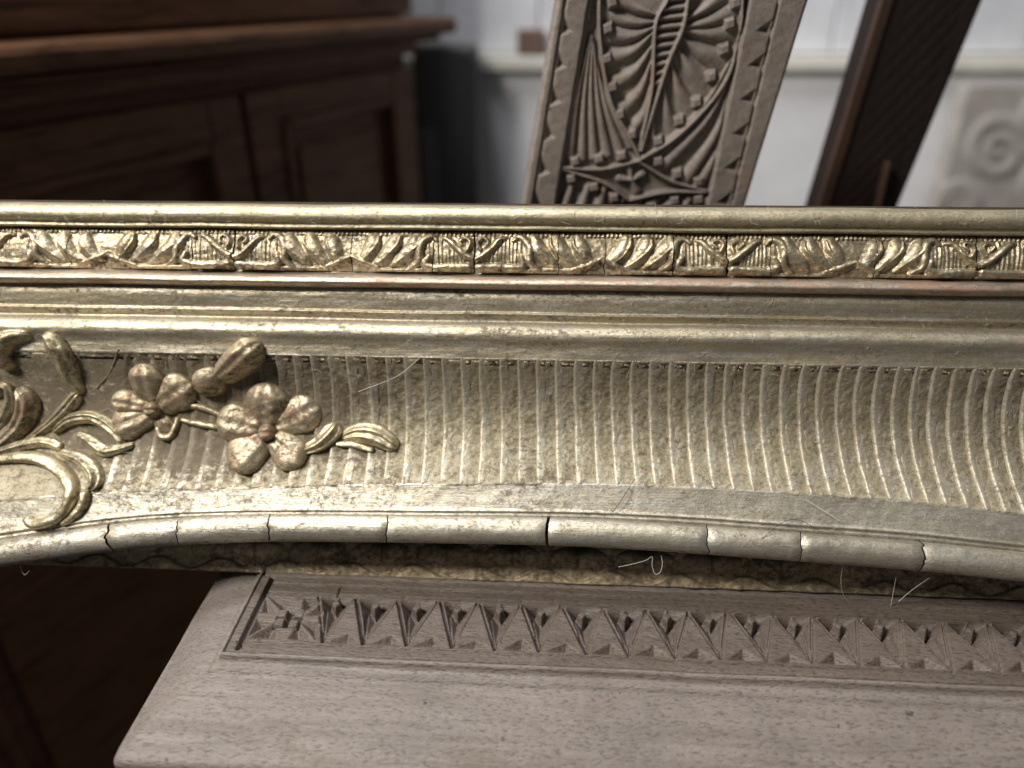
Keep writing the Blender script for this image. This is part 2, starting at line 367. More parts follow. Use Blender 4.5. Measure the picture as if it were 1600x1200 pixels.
# ------------------------------------------------------------------ upright chip-carved board
def carved_board():
    Y = 1390.; tl = math.atan2(56, 347); ct, st = math.cos(tl), math.sin(tl)
    ox, oz = 18., -365.
    def loc(zx, zy):                       # zoom tracing -> board coordinates (across, up)
        p = onplaneY(800 + zx / 3.478, zy / 3.478, Y); dx, dz = p[0] - ox, p[2] - oz
        return (dx * ct - dz * st, dx * st + dz * ct)
    Lc = lambda pts: [loc(*q) for q in pts]
    Wd = loc(1320, 1130)[0]; Wd = .5 * (Wd + loc(1552, 0)[0])
    x0, x1, y0, y1 = 0, Wd, -160, 470
    nx, ny = int((x1 - x0) / 1.3), int((y1 - y0) / 1.5)
    X, W_ = np.meshgrid(np.linspace(x0, x1, nx), np.linspace(y0, y1, ny), indexing='ij')
    H = np.zeros(X.shape)
    def ext(l):                            # lines run on below and above the view
        (ax, ay), (bx, by) = l[0], l[-1]
        dx, dy = (bx - ax) / (by - ay), 1
        return [(ax + dx * (500 - ay) , 500.)] + list(l) + [(bx + dx * (-200 - by), -200.)]
    # sunk field between the two inner lines
    li = Lc([(432, 0), (240, 1130)]); ri = Lc([(1300, 0), (1075, 1060)])
    cl = np.interp(W_, [li[1][1], li[0][1]], [li[1][0], li[0][0]]); crr = np.interp(W_, [ri[1][1], ri[0][1]], [ri[1][0], ri[0][0]])
    fieldm = np.clip(np.minimum(X - cl, crr - X) / 4, 0, 1)
    DP = 19.
    rel = np.zeros(X.shape)
    def add(pts, r, h, sharp=.5):
        nonlocal rel
        rel = np.maximum(rel, stroke_field(X, W_, Lc(pts), np.asarray(r) * 1.0, h, sharp=sharp))
    # oval outline rims
    add([(478, -120), (478, 0), (486, 250), (540, 550), (640, 745), (700, 865)], 4.5, 16)
    add([(1275, -120), (1258, 0), (1238, 250), (1130, 500), (900, 745), (700, 870)], 5, 17)
    # spine with rungs
    add([(868, -100), (850, 0), (785, 140), (765, 480), (700, 800)], [3, 3, 4, 4, 3], 17)
    add([(985, -100), (962, 0), (932, 160), (845, 370), (705, 820)], [3, 4, 5, 5, 4], 18)
    for i in range(11):
        y = -60 + i * 51; t = (y + 60) / 560.
        xa = np.interp(y, [-100, 0, 140, 480], [868, 850, 790, 770]) + 6; xb = np.interp(y, [-100, 0, 160, 370, 500], [985, 962, 930, 845, 800]) - 6
        add([(xa, y + 8), (xb, y - 6)], 5.0, 13)
    # left petals, fluted
    for a, b, r in (((785, 120), (500, 70), 13), ((780, 150), (492, 190), 15), ((772, 180), (498, 330), 15), ((768, 250), (525, 480), 15), ((764, 330), (585, 630), 15), ((755, 470), (640, 735), 13), ((730, 640), (690, 800), 9), ((785, 80), (520, -60), 15)):
        mx, my = (a[0] + b[0]) / 2 + 22, (a[1] + b[1]) / 2 + 28
        add([a, (mx, my), b], [2.5, r * .72, r * 1.2], [9, 12, 6], .85)
    for a, b, r in (((935, 150), (1225, 60), 14), ((935, 165), (1235, 180), 16), ((925, 200), (1175, 350), 19), ((905, 260), (1085, 500), 19), ((870, 350), (985, 630), 18), ((830, 450), (880, 730), 15), ((775, 620), (780, 790), 10), ((945, 110), (1200, -60), 15)):
        mx, my = (a[0] + b[0]) / 2 - 6, (a[1] + b[1]) / 2 + 16
        add([a, (mx, my), b], [2.5, r * .72, r * 1.2], [9, 12, 5], .85)
    # spandrel flutes
    for a, b, r in (((432, 190), (320, 860), 9), ((436, 190), (385, 870), 10), ((442, 200), (450, 860), 10.5), ((448, 240), (520, 845), 10.5), ((458, 320), (590, 820), 10), ((480, 420), (650, 800), 8)):
        add([a, ((a[0] + b[0]) / 2 - 14, (a[1] + b[1]) / 2), b], [2, r * .6, r], [9, 13, 10], .55)
    for a, b, r in (((1228, 330), (835, 905), 13), ((1225, 360), (955, 980), 14), ((1215, 420), (1035, 1005), 11), ((1240, 250), (770, 850), 7)):
        add([a, ((a[0] + b[0]) / 2 + 40, (a[1] + b[1]) / 2 + 30), b], [2, r * .6, r], [10, 14, 11], .55)
    # bottom star and flutes below
    for l in ([(275, 915), (480, 925), (690, 880)], [(690, 880), (860, 985), (1070, 1045)], [(1070, 1050), (850, 1050), (640, 1095)], [(640, 1095), (500, 1000), (280, 925)]): add(l, 4, 16, .6)
    for dx, dy in ((-66, -10), (56, -30), (30, 60), (-14, -72)): add([(655, 985), (655 + dx, 985 + dy)], [3, 10], [15, 11])
    for i in range(9):
        x = 285 + i * 92
        add([(x - 60, 1330), (x - 10, 1180), (x + 45, 1010 + (0 if i < 3 else (90 if i < 6 else 80)))], [10, 11, 7], [13, 13, 9], .55)
    H += fieldm * (-DP + np.minimum(rel, 17))
    # little square knobs
    for zx, zy in ((550, 12), (525, 155), (520, 320), (550, 475), (590, 625), (655, 735), (1190, 130), (1160, 270), (1090, 420), (1010, 560), (915, 660), (800, 770), (1225, 15), (345, 882), (475, 867), (600, 850), (800, 880), (905, 950), (1020, 992), (325, 975), (450, 1020), (560, 1080), (760, 1130), (890, 1095), (1020, 1090)):
        cx, cy = loc(zx, zy); d = np.maximum(np.abs((X - cx) + .4 * (W_ - cy)), np.abs((W_ - cy) - .4 * (X - cx)))
        H = np.maximum(H, np.where(d < 11, -2.5 - 12 * np.clip((d - 6.5) / 4, 0, 1), -99))
    # incised lines
    def groove(pts, r, d):
        nonlocal H
        H = H - stroke_field(X, W_, pts, r, d, n=30, sharp=.8)
    groove(ext(Lc([(292, 0), (110, 1130)])), 3.5, 5); groove(ext(Lc([(1452, 0), (1190, 1130)])), 3.0, 5)
    groove(ext(Lc([(1290, 0), (1085, 1000)])), 3.5, 7); groove(ext(Lc([(424, 0), (236, 1130)])), 3.5, 7)
    # triangular chip cuts
    def chip(A, B, C, dep):
        nonlocal H
        dmin = np.full(X.shape, 1e9); P = [A, B, C]
        area = (B[0] - A[0]) * (C[1] - A[1]) - (B[1] - A[1]) * (C[0] - A[0]); sg = 1 if area > 0 else -1
        for i in range(3):
            (ax, ay), (bx, by) = P[i], P[(i + 1) % 3]; L = math.hypot(bx - ax, by - ay)
            dmin = np.minimum(dmin, sg * ((bx - ax) * (W_ - ay) - (by - ay) * (X - ax)) / L)
        H = H - np.clip(dmin, 0, 99) * dep
    for i in range(-3, 9):
        y = 150 + i * 192
        x = 292 - 182 / 1130 * (y) 
        chip(loc(x + 14, y - 84), loc(x + 62, y + 22), loc(x - 2, y + 46), 1.9)
    for i in range(-3, 9):
        y = 110 + i * 187
        x = 1446 - 262 / 1130 * y
        chip(loc(x - 4, y - 8), loc(x - 96, y + 58), loc(x - 14, y + 92), 1.5)
    e = np.minimum(np.minimum(X - x0, x1 - X), 99)
    H -= 7 * np.clip(1 - e / 7, 0, 1) ** 2
    H += vnoise(X, W_, 40, 3) * 1.2 + vnoise(X, W_, 9, 4) * .35
    root = empty('carved_board', mat=Matrix(((ct, 0, st, ox * S), (0, 1, 0, Y * S), (-st, 0, ct, (oz + WZ) * S), (0, 0, 0, 1))))
    # local: x across, y depth (away), z up along the board
    P = np.stack([X, -H, W_], -1)
    P = np.concatenate([P[:1] + [0, 60, 0], P, P[-1:] + [0, 60, 0]], 0)
    gridmesh('carved_face', P, M['boardwood'], root)
    box('board_back', 1, Wd - 1, 26, 70, -160, 470, M['boardwood'], root, 5)
    tag(root, 'upright grey brown board carved with a leaf oval and zigzag edges', 'board')
carved_board()

# ------------------------------------------------------------------ chest with carved lid below
ang = math.radians(-3.15)
ZL = -830.
chest = tag(empty('carved_chest', mat=Matrix(((math.cos(ang), -math.sin(ang), 0, 0), (math.sin(ang), math.cos(ang), 0, 0), (0, 0, 1, CZ + ZL * S), (0, 0, 0, 1)))),
            'grey wooden chest lid with a carved triangle band under the gilt frame', 'chest')
AL, AR = -448., 1500.
def chest_build():
    # carved band : a -432..1400 , b 750..843
    b0, b1 = 750., 846.; Pp = 63.2; a0s = -317.
    xa, xb = -449., 1050.
    X, Y = np.meshgrid(np.linspace(xa, xb, int((xb - xa) / 1.35)), np.linspace(731, 884, 112), indexing='ij')
    Z = np.zeros(X.shape)
    def vcut(A, B, C, dep, lim):
        m = (X > min(A[0], B[0], C[0]) - 2) & (X < max(A[0], B[0], C[0]) + 2) & (Y < max(A[1], B[1]))
        x, y = X[m], Y[m]
        def ds(p, q): L = math.dist(p, q); return ((q[0] - p[0]) * (y - p[1]) - (q[1] - p[1]) * (x - p[0])) / L
        d = np.minimum(ds(C, B), ds(A, C)); Z[m] = np.minimum(Z[m], -np.clip(d * dep, 0, lim))
    def tri(A, B, C, dep, lim=99):
        m = (X > min(A[0], B[0], C[0]) - 2) & (X < max(A[0], B[0], C[0]) + 2)
        x, y = X[m], Y[m]; dm = np.full(x.shape, 1e9); P = [A, B, C]
        sg = 1 if (B[0] - A[0]) * (C[1] - A[1]) - (B[1] - A[1]) * (C[0] - A[0]) > 0 else -1
        for i in range(3):
            (ax, ay), (bx, by) = P[i], P[(i + 1) % 3]; L = math.hypot(bx - ax, by - ay)
            dm = np.minimum(dm, sg * ((bx - ax) * (y - ay) - (by - ay) * (x - ax)) / L)
        Z[m] = np.minimum(Z[m], -np.clip(dm * dep, 0, lim))
    n = int((xb - a0s) / Pp) + 1
    for i in range(n):
        c = a0s + i * Pp; j = lambda s=1.6: rng.randn() * s
        lean = min(i, 22) * .25
        tl_, tr_ = (c - Pp * .47 - lean + j(), b1 - 3 + j()), (c + Pp * .47 - lean + j(), b1 - 3 + j()); bt = (c + j(), b0 + 3 + j())
        vcut(tl_, tr_, bt, 1.25, 30)
        mB = (X[:, 0] > c - Pp) & (X[:, 0] < c + Pp); xs_, ys_, zs_ = X[mB], Y[mB], Z[mB]
        for e_, r_, d_ in ((tr_, 2.3, 6), (tl_, 2.6, 7), ((c - Pp * .20 - lean, b1 - 22), 2.0, 5), ((c + Pp * .17 - lean, b1 - 22), 1.8, 4)):
            zs_ = zs_ - stroke_field(xs_, ys_, [e_, (bt[0], bt[1] + 3)], r_ * (1 + .2 * rng.randn()), d_ * (1 + .2 * rng.randn()), n=6, sharp=.8)
        Z[mB] = zs_
        # ridge left standing in the middle of the cut, and the little diamond at its head
        cx, cy = c - lean + j(1), b1 - 13 + j(1)
        d = np.abs(X - cx) / 10 + np.abs(Y - cy) / 11
        Z[:] = np.where(d < 1, np.maximum(Z, -2 - 14 * np.clip((d - .62) / .38, 0, 1)), Z)
        tri((c + 5 + j(1), b0 + 4), (c + Pp - 5 + j(1), b0 + 4), (c + Pp * .56 + j(2), b0 + 25 + j(2)), 1.15, 12)
    # corner square with a four petal star
    sx0, sx1 = -430., -322.; cx, cy = (sx0 + sx1) / 2, (b0 + b1) / 2
    for A, B, C in (((sx0 + 3, b0 + 4), (cx - 8, b0 + 8), (cx - 16, cy - 8)), ((sx0 + 3, b0 + 4), (sx0 + 6, cy - 4), (cx - 18, cy - 6)),
                    ((sx0 + 3, b1 - 4), (cx - 6, b1 - 6), (cx - 14, cy + 10)), ((sx0 + 3, b1 - 6), (sx0 + 8, cy + 8), (cx - 20, cy + 6)),
                    ((sx1 - 3, b0 + 4), (cx + 10, b0 + 8), (cx + 14, cy - 10)), ((sx1 - 2, b0 + 6), (sx1 - 4, cy - 2), (cx + 18, cy - 6)),
                    ((sx1 - 3, b1 - 4), (cx + 8, b1 - 6), (cx + 14, cy + 10)), ((sx1 - 2, b1 - 6), (sx1 - 4, cy + 6), (cx + 20, cy + 6))):
        tri(A, B, C, 1.1, 16)
    m = (np.abs(X - cx) < 20) & (np.abs(Y - cy) < 19); Z[m] = np.minimum(Z[m], -13)
    for dx, dy in ((-13, 9), (12, 10), (9, -11), (-12, -9)):
        d = np.maximum(np.abs(X - cx - dx), np.abs(Y - cy - dy)); Z[:] = np.where(d < 9, np.maximum(Z, 1 - 14 * np.clip((d - 6) / 3, 0, 1)), Z)
    # border lines
    for pts, r, dp in (([(-431, 738), (-431, 884)], 4.5, 9), ([(-436, 749), (1050, 749)], 2.6, 4), ([(-428, b1 + 2), (1050, b1 + 2)], 3, 5), ([(-428, b1 + 22), (1050, b1 + 22)], 3, 5), ([(-317, b1), (-317, b1 + 22)], 2.2, 4)):
        Z -= stroke_field(X, Y, pts, r, dp, n=8, sharp=.8)
    Z += vnoise(X, Y, 60, 11) * 1.0 + vnoise(X, Y * 3, 7, 12) * .35
    P = np.stack([X, Y, Z], -1); P[0, :, 2] -= 12; P[:, 0, 2] -= 12
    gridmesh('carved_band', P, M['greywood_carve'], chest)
    # lid: moulded step round the band, then the broad bevel down to a rounded edge
    prof = [(0, -3), (2, 1), (5, 2), (7, -3), (8, -10), (13, -11), (20, -11.5), (23, -15), (26, -18)]      # outward, z : fillet and step
    N = 26
    for i in range(1, N + 1):
        t = i / N; prof.append((26 + t * 104, -18 - 6 * t - 24 * t * t))
    for i in range(1, 10):
        a = i / 9 * math.pi / 2; prof.append((130 + 12 * math.sin(a), -48 - 14 * (1 - math.cos(a))))
    prof.append((142, -110)); prof = np.array(prof)
    kx = .74                               # the left bevel is narrower than the front one
    cols = []
    na, nb = 420, 120
    # path: back along the left side, mitre corner, then along the front
    for t in np.linspace(0, 1, nb)[:-1]:
        y = 1300 + (731 - 1300) * t
        cols.append(np.c_[-449 - prof[:, 0] * kx, np.where(True, y - prof[:, 0] * (1 if t > .999 else 0), 0), prof[:, 1]])
    for fx, fy in ((1, .0), (1, .5), (1, .86), (.985, .95), (.95, .985), (.86, 1), (.5, 1), (0, 1)):      # mitre, slightly rounded
        cols.append(np.c_[-449 - prof[:, 0] * kx * fx, 731 - prof[:, 0] * fy, prof[:, 1]])
    for t in np.linspace(0, 1, na)[1:]:
        x = -449 + (1500 + 449) * t
        cols.append(np.c_[np.full(len(prof), x), 731 - prof[:, 0], prof[:, 1]])
    P = np.array(cols)
    P[:, :, 2] += vnoise(P[:, :, 0], P[:, :, 1], 70, 21) * 1.6 + vnoise(P[:, :, 0], P[:, :, 1], 13, 22) * .35
    gridmesh('lid', P, M['greywood'], chest, flip=True)
    box('lid_field', -448, 1500, 884.5, 1300, -40, -4, M['greywood'], chest, 2)
    box('lid_end', 1051, 1500, 732, 884, -40, -4, M['greywood'], chest, 2)
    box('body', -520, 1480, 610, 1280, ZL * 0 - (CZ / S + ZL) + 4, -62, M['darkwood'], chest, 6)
chest_build()

# ------------------------------------------------------------------ the gilt frame
yw, rl = math.radians(3.2), math.radians(1.2)
u0 = math.cos(yw) * RT - math.sin(yw) * FW; hv = -(math.cos(yw) * FW + math.sin(yw) * RT)
uv = math.cos(rl) * u0 - math.sin(rl) * UP; vv = math.sin(rl) * u0 + math.cos(rl) * UP
O = D * FW
fm = Matrix(((uv[0], vv[0], hv[0], O[0] * S), (uv[1], vv[1], hv[1], O[1] * S), (uv[2], vv[2], hv[2], O[2] * S + CZ), (0, 0, 0, 1)))
frame = tag(empty('gilt_frame', mat=fm), 'old silver gilt picture frame rail with flowers and ribbed panel across the middle', 'picture frame')
def fp(x, y, h=0.):
    d = pxray(x, y); t = (O @ hv + h) / (d @ hv); p = d * t - O
    return p @ uv, p @ vv
U0, U1 = -1060., 1060.
def vline(Y, h): return fp(800, Y, h)[1]
def curve(pts, h):
    q = np.array([fp(x, y, h) for x, y in pts]); q = q[np.argsort(q[:, 0])]
    s = cr(q, 200)
    lo, hi = (s[1, 1] - s[0, 1]) / (s[1, 0] - s[0, 0]), (s[-1, 1] - s[-2, 1]) / (s[-1, 0] - s[-2, 0])
    def f(u):
        u = np.asarray(u, float); r = np.interp(u, s[:, 0], s[:, 1])
        return np.where(u < s[0, 0], s[0, 1] + lo * (u - s[0, 0]), np.where(u > s[-1, 0], s[-1, 1] + hi * (u - s[-1, 0]), r))
    return f
HT, HB, HG, HC = 38., 40., 50., 66.          # panel top, panel foot, groove, bead crest
vT = vline(560, HT)
fPL = curve([(-20, 782), (100, 773), (210, 767), (420, 760), (640, 756), (900, 756), (1050, 760), (1200, 768), (1400, 782), (1600, 803)], HB)
fGL = curve([(0, 841), (90, 827), (170, 816), (275, 807), (420, 803), (600, 804), (850, 806), (1000, 811), (1100, 817), (1250, 828), (1440, 842), (1600, 860)], HG)
fBC = curve([(0, 866), (90, 853), (165, 843), (270, 833), (420, 827), (600, 828), (850, 832), (1000, 839), (1100, 846), (1250, 857), (1440, 872), (1600, 888)], HC - 6)
COVE = 36.
def Hs(u, v):
    """height of the plain frame surface under the ornaments"""
    u = np.asarray(u, float); v = np.asarray(v, float)
    pl = fPL(u); t = np.clip((vT - v) / (vT - pl), 0, 1)
    h = HT + (HB - HT) * t - COVE * (4 * t * (1 - t)) ** 1.1
    up = np.interp(-v, -np.array(UPV), UPH)
    lo = HB + (HG - HB) * np.clip((pl - v) / (pl - fGL(u)), 0, 1)
    return np.where(v > vT, up, np.where(v < pl, lo, h))
def extr(name, prof, m, du=14, rough=.5, seed=1, smooth_n=3):
    """prof: list of (Y at x=800, h) -> straight moulding"""
    Q = np.array([(vline(Y, h), h) for Y, h in prof]); Q = cr(Q, len(Q) * smooth_n) if smooth_n > 1 else Q
    us = np.linspace(U0, U1, int((U1 - U0) / du))
    Uu, I = np.meshgrid(us, np.arange(len(Q)), indexing='ij')
    Vv = Q[I, 0] + vnoise(Uu, I * 4., 160, seed) * .8 * rough; Hh = Q[I, 1] + vnoise(Uu, I * 6., 60, seed + 1) * 1.1 * rough + vnoise(Uu, I * 6., 16, seed + 2) * .5 * rough
    return gridmesh(name, np.stack([Uu, Vv, Hh], -1), m, frame, flip=True)
# outer roll and fillet
extr('outer_moulding', [(321, -90), (321, -20), (321, 20), (321.5, 38), (323, 48), (327, 55), (333, 59), (340, 59), (346, 56), (350, 51), (352, 47), (354, 47), (355.5, 50), (357.5, 51), (359, 49), (360.5, 44), (362, 36)], M['gilt_top'], 8, 1.1, 31)
# upper bead
extr('upper_bead', [(427, 34), (429, 35), (431.5, 40), (433, 48), (436, 55), (440, 59), (444, 60), (448, 57), (451.5, 51), (453, 44), (453.5, 38), (454, 34)], M['gilt_bead'], 8, 1.0, 41)
# scotia, fillet, broad torus
UPP = [(452, 40), (456, 42), (462, 43), (468, 42.5), (476, 40), (483, 37.5), (488, 36), (489.5, 38.5), (491.5, 39.5), (493.5, 37), (497, 33.5), (502, 31), (504.5, 33), (507, 38), (511, 44), (517, 49), (523, 50.5), (530, 48.5), (537, 44), (545, 40.5), (553, 39), (560, 38)]
UPV = [vline(Y, h) for Y, h in UPP]; UPH = [h for Y, h in UPP]
extr('torus_moulding', UPP + [(561.5, 38.0)], M['gilt'], 8, .9, 51, 3)
# wooden core behind everything
box('core', U0, U1, vline(870, 0), vline(326, 0), -90, -36, M['core'], frame, 0)
box('core', U0, U1, vline(455, 0), vline(326, 0), -34, 33, M['core'], frame, 0)

# ---- ribbed panel: sanded ground with scooped hollows, each ridge its own piece
rid = [fp(x, 650, -20)[0] for x in np.r_[np.arange(206, 560, 27.2), np.arange(560, 1640, 28.6)]]
rid = rid + [rid[-1] + 28 * i for i in range(1, 12)]
rid = np.array(rid) + rng.randn(len(rid)) * .7
PU0 = fp(196, 560, HT)[0]
def panel():
    us = np.linspace(U0, U1, int((U1 - U0) / 2.0)); ts = np.r_[np.linspace(-.02, .06, 16), np.linspace(.022, .935, 90), np.linspace(.94, 1.012, 16)]
    Uu, T = np.meshgrid(us, ts, indexing='ij')
    pl = fPL(Uu); V = vT + (pl - vT) * T; Hh = Hs(Uu, np.minimum(np.maximum(V, pl), vT - .01))
    # left end of the sunk field follows the slanting line in the ornament
    ue = PU0 - 42 * np.clip(T / .35, 0, 1) ** 1.4 + 70 * np.clip((T - .35) / .3, 0, 1)
    inside = np.clip((Uu - ue) / 5, 0, 1)
    UF = fp(600, 650)[0]; Us = (Uu + UF * .022 * (T - .5)) / (1 + .022 * (T - .5))
    i = np.clip(np.searchsorted(rid, Us), 1, len(rid) - 1)
    s = (Us - rid[i - 1]) / (rid[i] - rid[i - 1])             # 0..1 between ridges
    sc = np.clip(1 - (2 * s - 1) ** 2, 0, 1)
    endd = np.minimum((T - .002 - .006 * (1 - sc)) * .30, .992 - .012 * (1 - sc) - T) * (vT - pl) / 7
    dep = 4.6 * np.clip((s - .16) / .58, 0, 1) ** 1.1 * np.clip(endd, 0, 1) ** .6
    Hh -= inside * dep
    Hh += (vnoise(Uu, V, 30, 61) * 1.0 + vnoise(Uu, V, 5, 62) * .75 * inside + vnoise(Uu, V, 11, 63) * .6) * np.clip(T * 30, .05, 1) + 1.2 * np.clip(1 - np.abs(T - .012) / .012, 0, 1) - 8 * np.clip(-T / .008, 0, 1)
    gridmesh('panel_ground', np.stack([Uu, V, Hh], -1), M['gilt_ground'], frame, flip=True)
panel()
def ridges():
    UF = fp(600, 650)[0]
    for k, uc in enumerate(rid):
        n, m_ = 64, 15
        t = np.linspace(.002, .998, n)[:, None]; s = np.linspace(-1, 1, m_)[None]
        wob = vnoise(t * 300, np.full_like(t, k * 37.), 70, 71) * 1.0 + vnoise(t * 300, np.full_like(t, k * 57.), 6, 77) * .35
        wd = 6.9 + (rng.rand() - .5) * 1.6 + vnoise(t * 300, np.full_like(t, k * 19.), 45, 72) * 1.0
        wd = wd * np.clip(np.minimum(t, 1 - t) * 20 + .8, .3, 1)
        u = uc + wob + s * wd + (uc - UF) * .022 * (t - .5); pl = fPL(u); V = vT + (pl - vT) * t + 0 * s
        sg = np.clip((s + 1) / .55, 0, 1); hz = -3.4 + 5.0 * np.sqrt(1 - (1 - sg) ** 2) - 2.6 * ((s + .6) / 1.6).clip(0, 1) ** 1.6
        fade = 1.0
        if uc < fp(440, 600)[0]: fade = .15 + .85 * np.clip((t - .5) / .25, 0, 1)
        hz = hz * fade - (1 - fade) * 3.
        H = Hs(u, V) + hz + vnoise(u * 1.0, V, 9, 73 + k % 5) * .55 + vnoise(u, V, 3.5, 75) * .3
        ends = np.clip(np.minimum(t, 1. - t) * 60, 0, 1); H = H - (1 - ends) * 1.0
        gridmesh('ridge', np.stack([u, V, H], -1), M['gilt_ridge'], frame)
ridges()
# flat between panel and bead
def flat():
    us = np.linspace(U0, U1, int((U1 - U0) / 6)); ts = np.r_[np.linspace(-.06, 1.0, 40), np.linspace(1.04, 1.3, 8)]
    Uu, T = np.meshgrid(us, ts, indexing='ij'); a = fPL(Uu); b = fGL(Uu); V = a + (b - a) * T
    H = HB + (HG - HB) * np.clip(T, 0, 1) ** 1.2 - 6 * np.clip(-T / .05, 0, 1) - 7 * np.clip((T - 1) / .2, 0, 1)
    H += 2.2 * np.exp(-((T - .86) / .035) ** 2) - 2.5 * np.exp(-((T - .94) / .03) ** 2)
    H += vnoise(Uu, V, 50, 81) * 1.0 + vnoise(Uu, V, 14, 82) * .6
    gridmesh('flat_border', np.stack([Uu, V, H], -1), M['gilt_flat'], frame, flip=True)
flat()
def crackline(x, y, amp, seed, n):
    """u offsets along a crack, n samples"""
    r = np.random.RandomState(seed); a = np.cumsum(r.randn(n)); a -= np.linspace(a[0], a[-1], n); return a / (np.abs(a).max() + 1e-6) * amp
def seg_cols(c0, c1, nU):
    t = np.linspace(0, 1, nU); e = .25 / max(1., float(np.mean(c1 - c0))); t[:3] = (0, 0, e); t[-3:] = (1 - e, 1, 1); t = t[:, None]; return c0[None] * (1 - t) + c1[None] * t
# sight bead in cracked lengths
def sight_bead():
    NR = 26
    th = np.linspace(math.radians(128), math.radians(-100), NR)         # from groove over the crest and under
    cuts = [(-20, 1.2, 2), (167, 3.8, 8), (271, 1.8, 6), (418, 2.4, 5), (601, 2.0, 4), (857, 4.6, 3), (1109, 1.5, 4), (1256, 1.5, 4), (1440, 2.4, 8)]
    us = [U0] + [fp(x, 840, HC)[0] for x, g, a in cuts] + [U1]
    gaps = [0] + [g for x, g, a in cuts] + [0]; amps = [0] + [a for x, g, a in cuts] + [0]
    for k in range(len(us) - 1):
        c0 = us[k] + gaps[k] / 2 + crackline(0, 0, amps[k], 90 + k, NR); c1 = us[k + 1] - gaps[k + 1] / 2 + crackline(0, 0, amps[k + 1], 91 + k, NR)
        nU = max(12, int((us[k + 1] - us[k]) / 5)); Uu = seg_cols(c0, c1, nU)
        TH = np.broadcast_to(th, Uu.shape); bc = fBC(Uu); rv = 21.5; rh = 20.
        V = bc + rv * np.sin(TH); H = HC - rh + rh * np.cos(TH) 
        H += vnoise(Uu, TH * 20, 40, 95) * .9 + vnoise(Uu, TH * 20, 11, 96) * .5
        dz = (rng.randn() * .25); H += dz
        e = np.minimum(np.arange(nU), np.arange(nU)[::-1])[:, None]; H -= np.where(e <= 1, .25, 0) * np.cos(TH)
        gridmesh('bead_segment', np.stack([Uu, V, H], -1), M['gilt_flat'] if k % 2 else M['gilt_bead2'], frame, flip=True)
M['gilt_bead2'] = gilt('gilt_leaf_bead', c1=(.60, .555, .43), c2=(.67, .65, .57), bole=.08, dirt=.42, rough=.30)
sight_bead()
# underside behind the bead, then the shaded lower moulding with wave ornament
def lower():
    us = np.linspace(U0, U1, 240); ts = np.linspace(0, 1, 16)
    Uu, T = np.meshgrid(us, ts, indexing='ij')
    A_ = math.radians(120) - T * math.radians(215)
    P = np.stack([Uu, fBC(Uu) + 14.5 * np.sin(A_) - 10 * T ** 4, HC - 20 + 13.5 * np.cos(A_) - 50 * T ** 4], -1); gridmesh('bead_core', P, M['core'], frame, flip=True)
    # straight moulding: top hidden under the bead
    va, vb_ = vline(838, -30), vline(911, -18)
    X, Y = np.meshgrid(np.linspace(U0, U1, 1060), np.linspace(va, vb_, 56), indexing='ij')
    Z = np.full(X.shape, -34.) + 12 * np.clip((va - Y) / (va - vb_), 0, 1)
    per = 105.; ph = fp(800, 880, -25)[0]
    k = np.round((X - ph) / per); s = (X - ph) / per - k                # -0.5..0.5
    yb = vb_ + 7
    wave = yb + 17 * np.cos(s * 2 * math.pi * 1.0 + math.pi) ** 1 * .5 + 8
    Z += 4 * np.clip((wave - Y) / 3, 0, 1)                               # scalloped lower border stands proud
    lob = 1 - ((s - 0) / .44) ** 2 - ((Y - (yb + 34)) / 17) ** 2
    Z += 8 * np.sqrt(np.clip(lob, 0, 1))
    eye = np.exp(-((np.abs(s) - 0) / .12) ** 2 - ((Y - (yb + 52)) / 7) ** 2); Z -= 14 * eye
    Z -= 8 * np.exp(-(s / .008) ** 2) * (Y > yb + 18)
    Z += vnoise(X, Y, 24, 101) * 2.2 + vnoise(X, Y, 8, 102) * 1.0
    Z[:, -1] -= 30; Z[:, -2] -= 3
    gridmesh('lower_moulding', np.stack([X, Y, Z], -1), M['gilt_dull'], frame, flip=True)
    box('lower_core', U0, U1, vb_ + 4, vline(850, -60), -86, -48, M['core'], frame, 2)
lower()
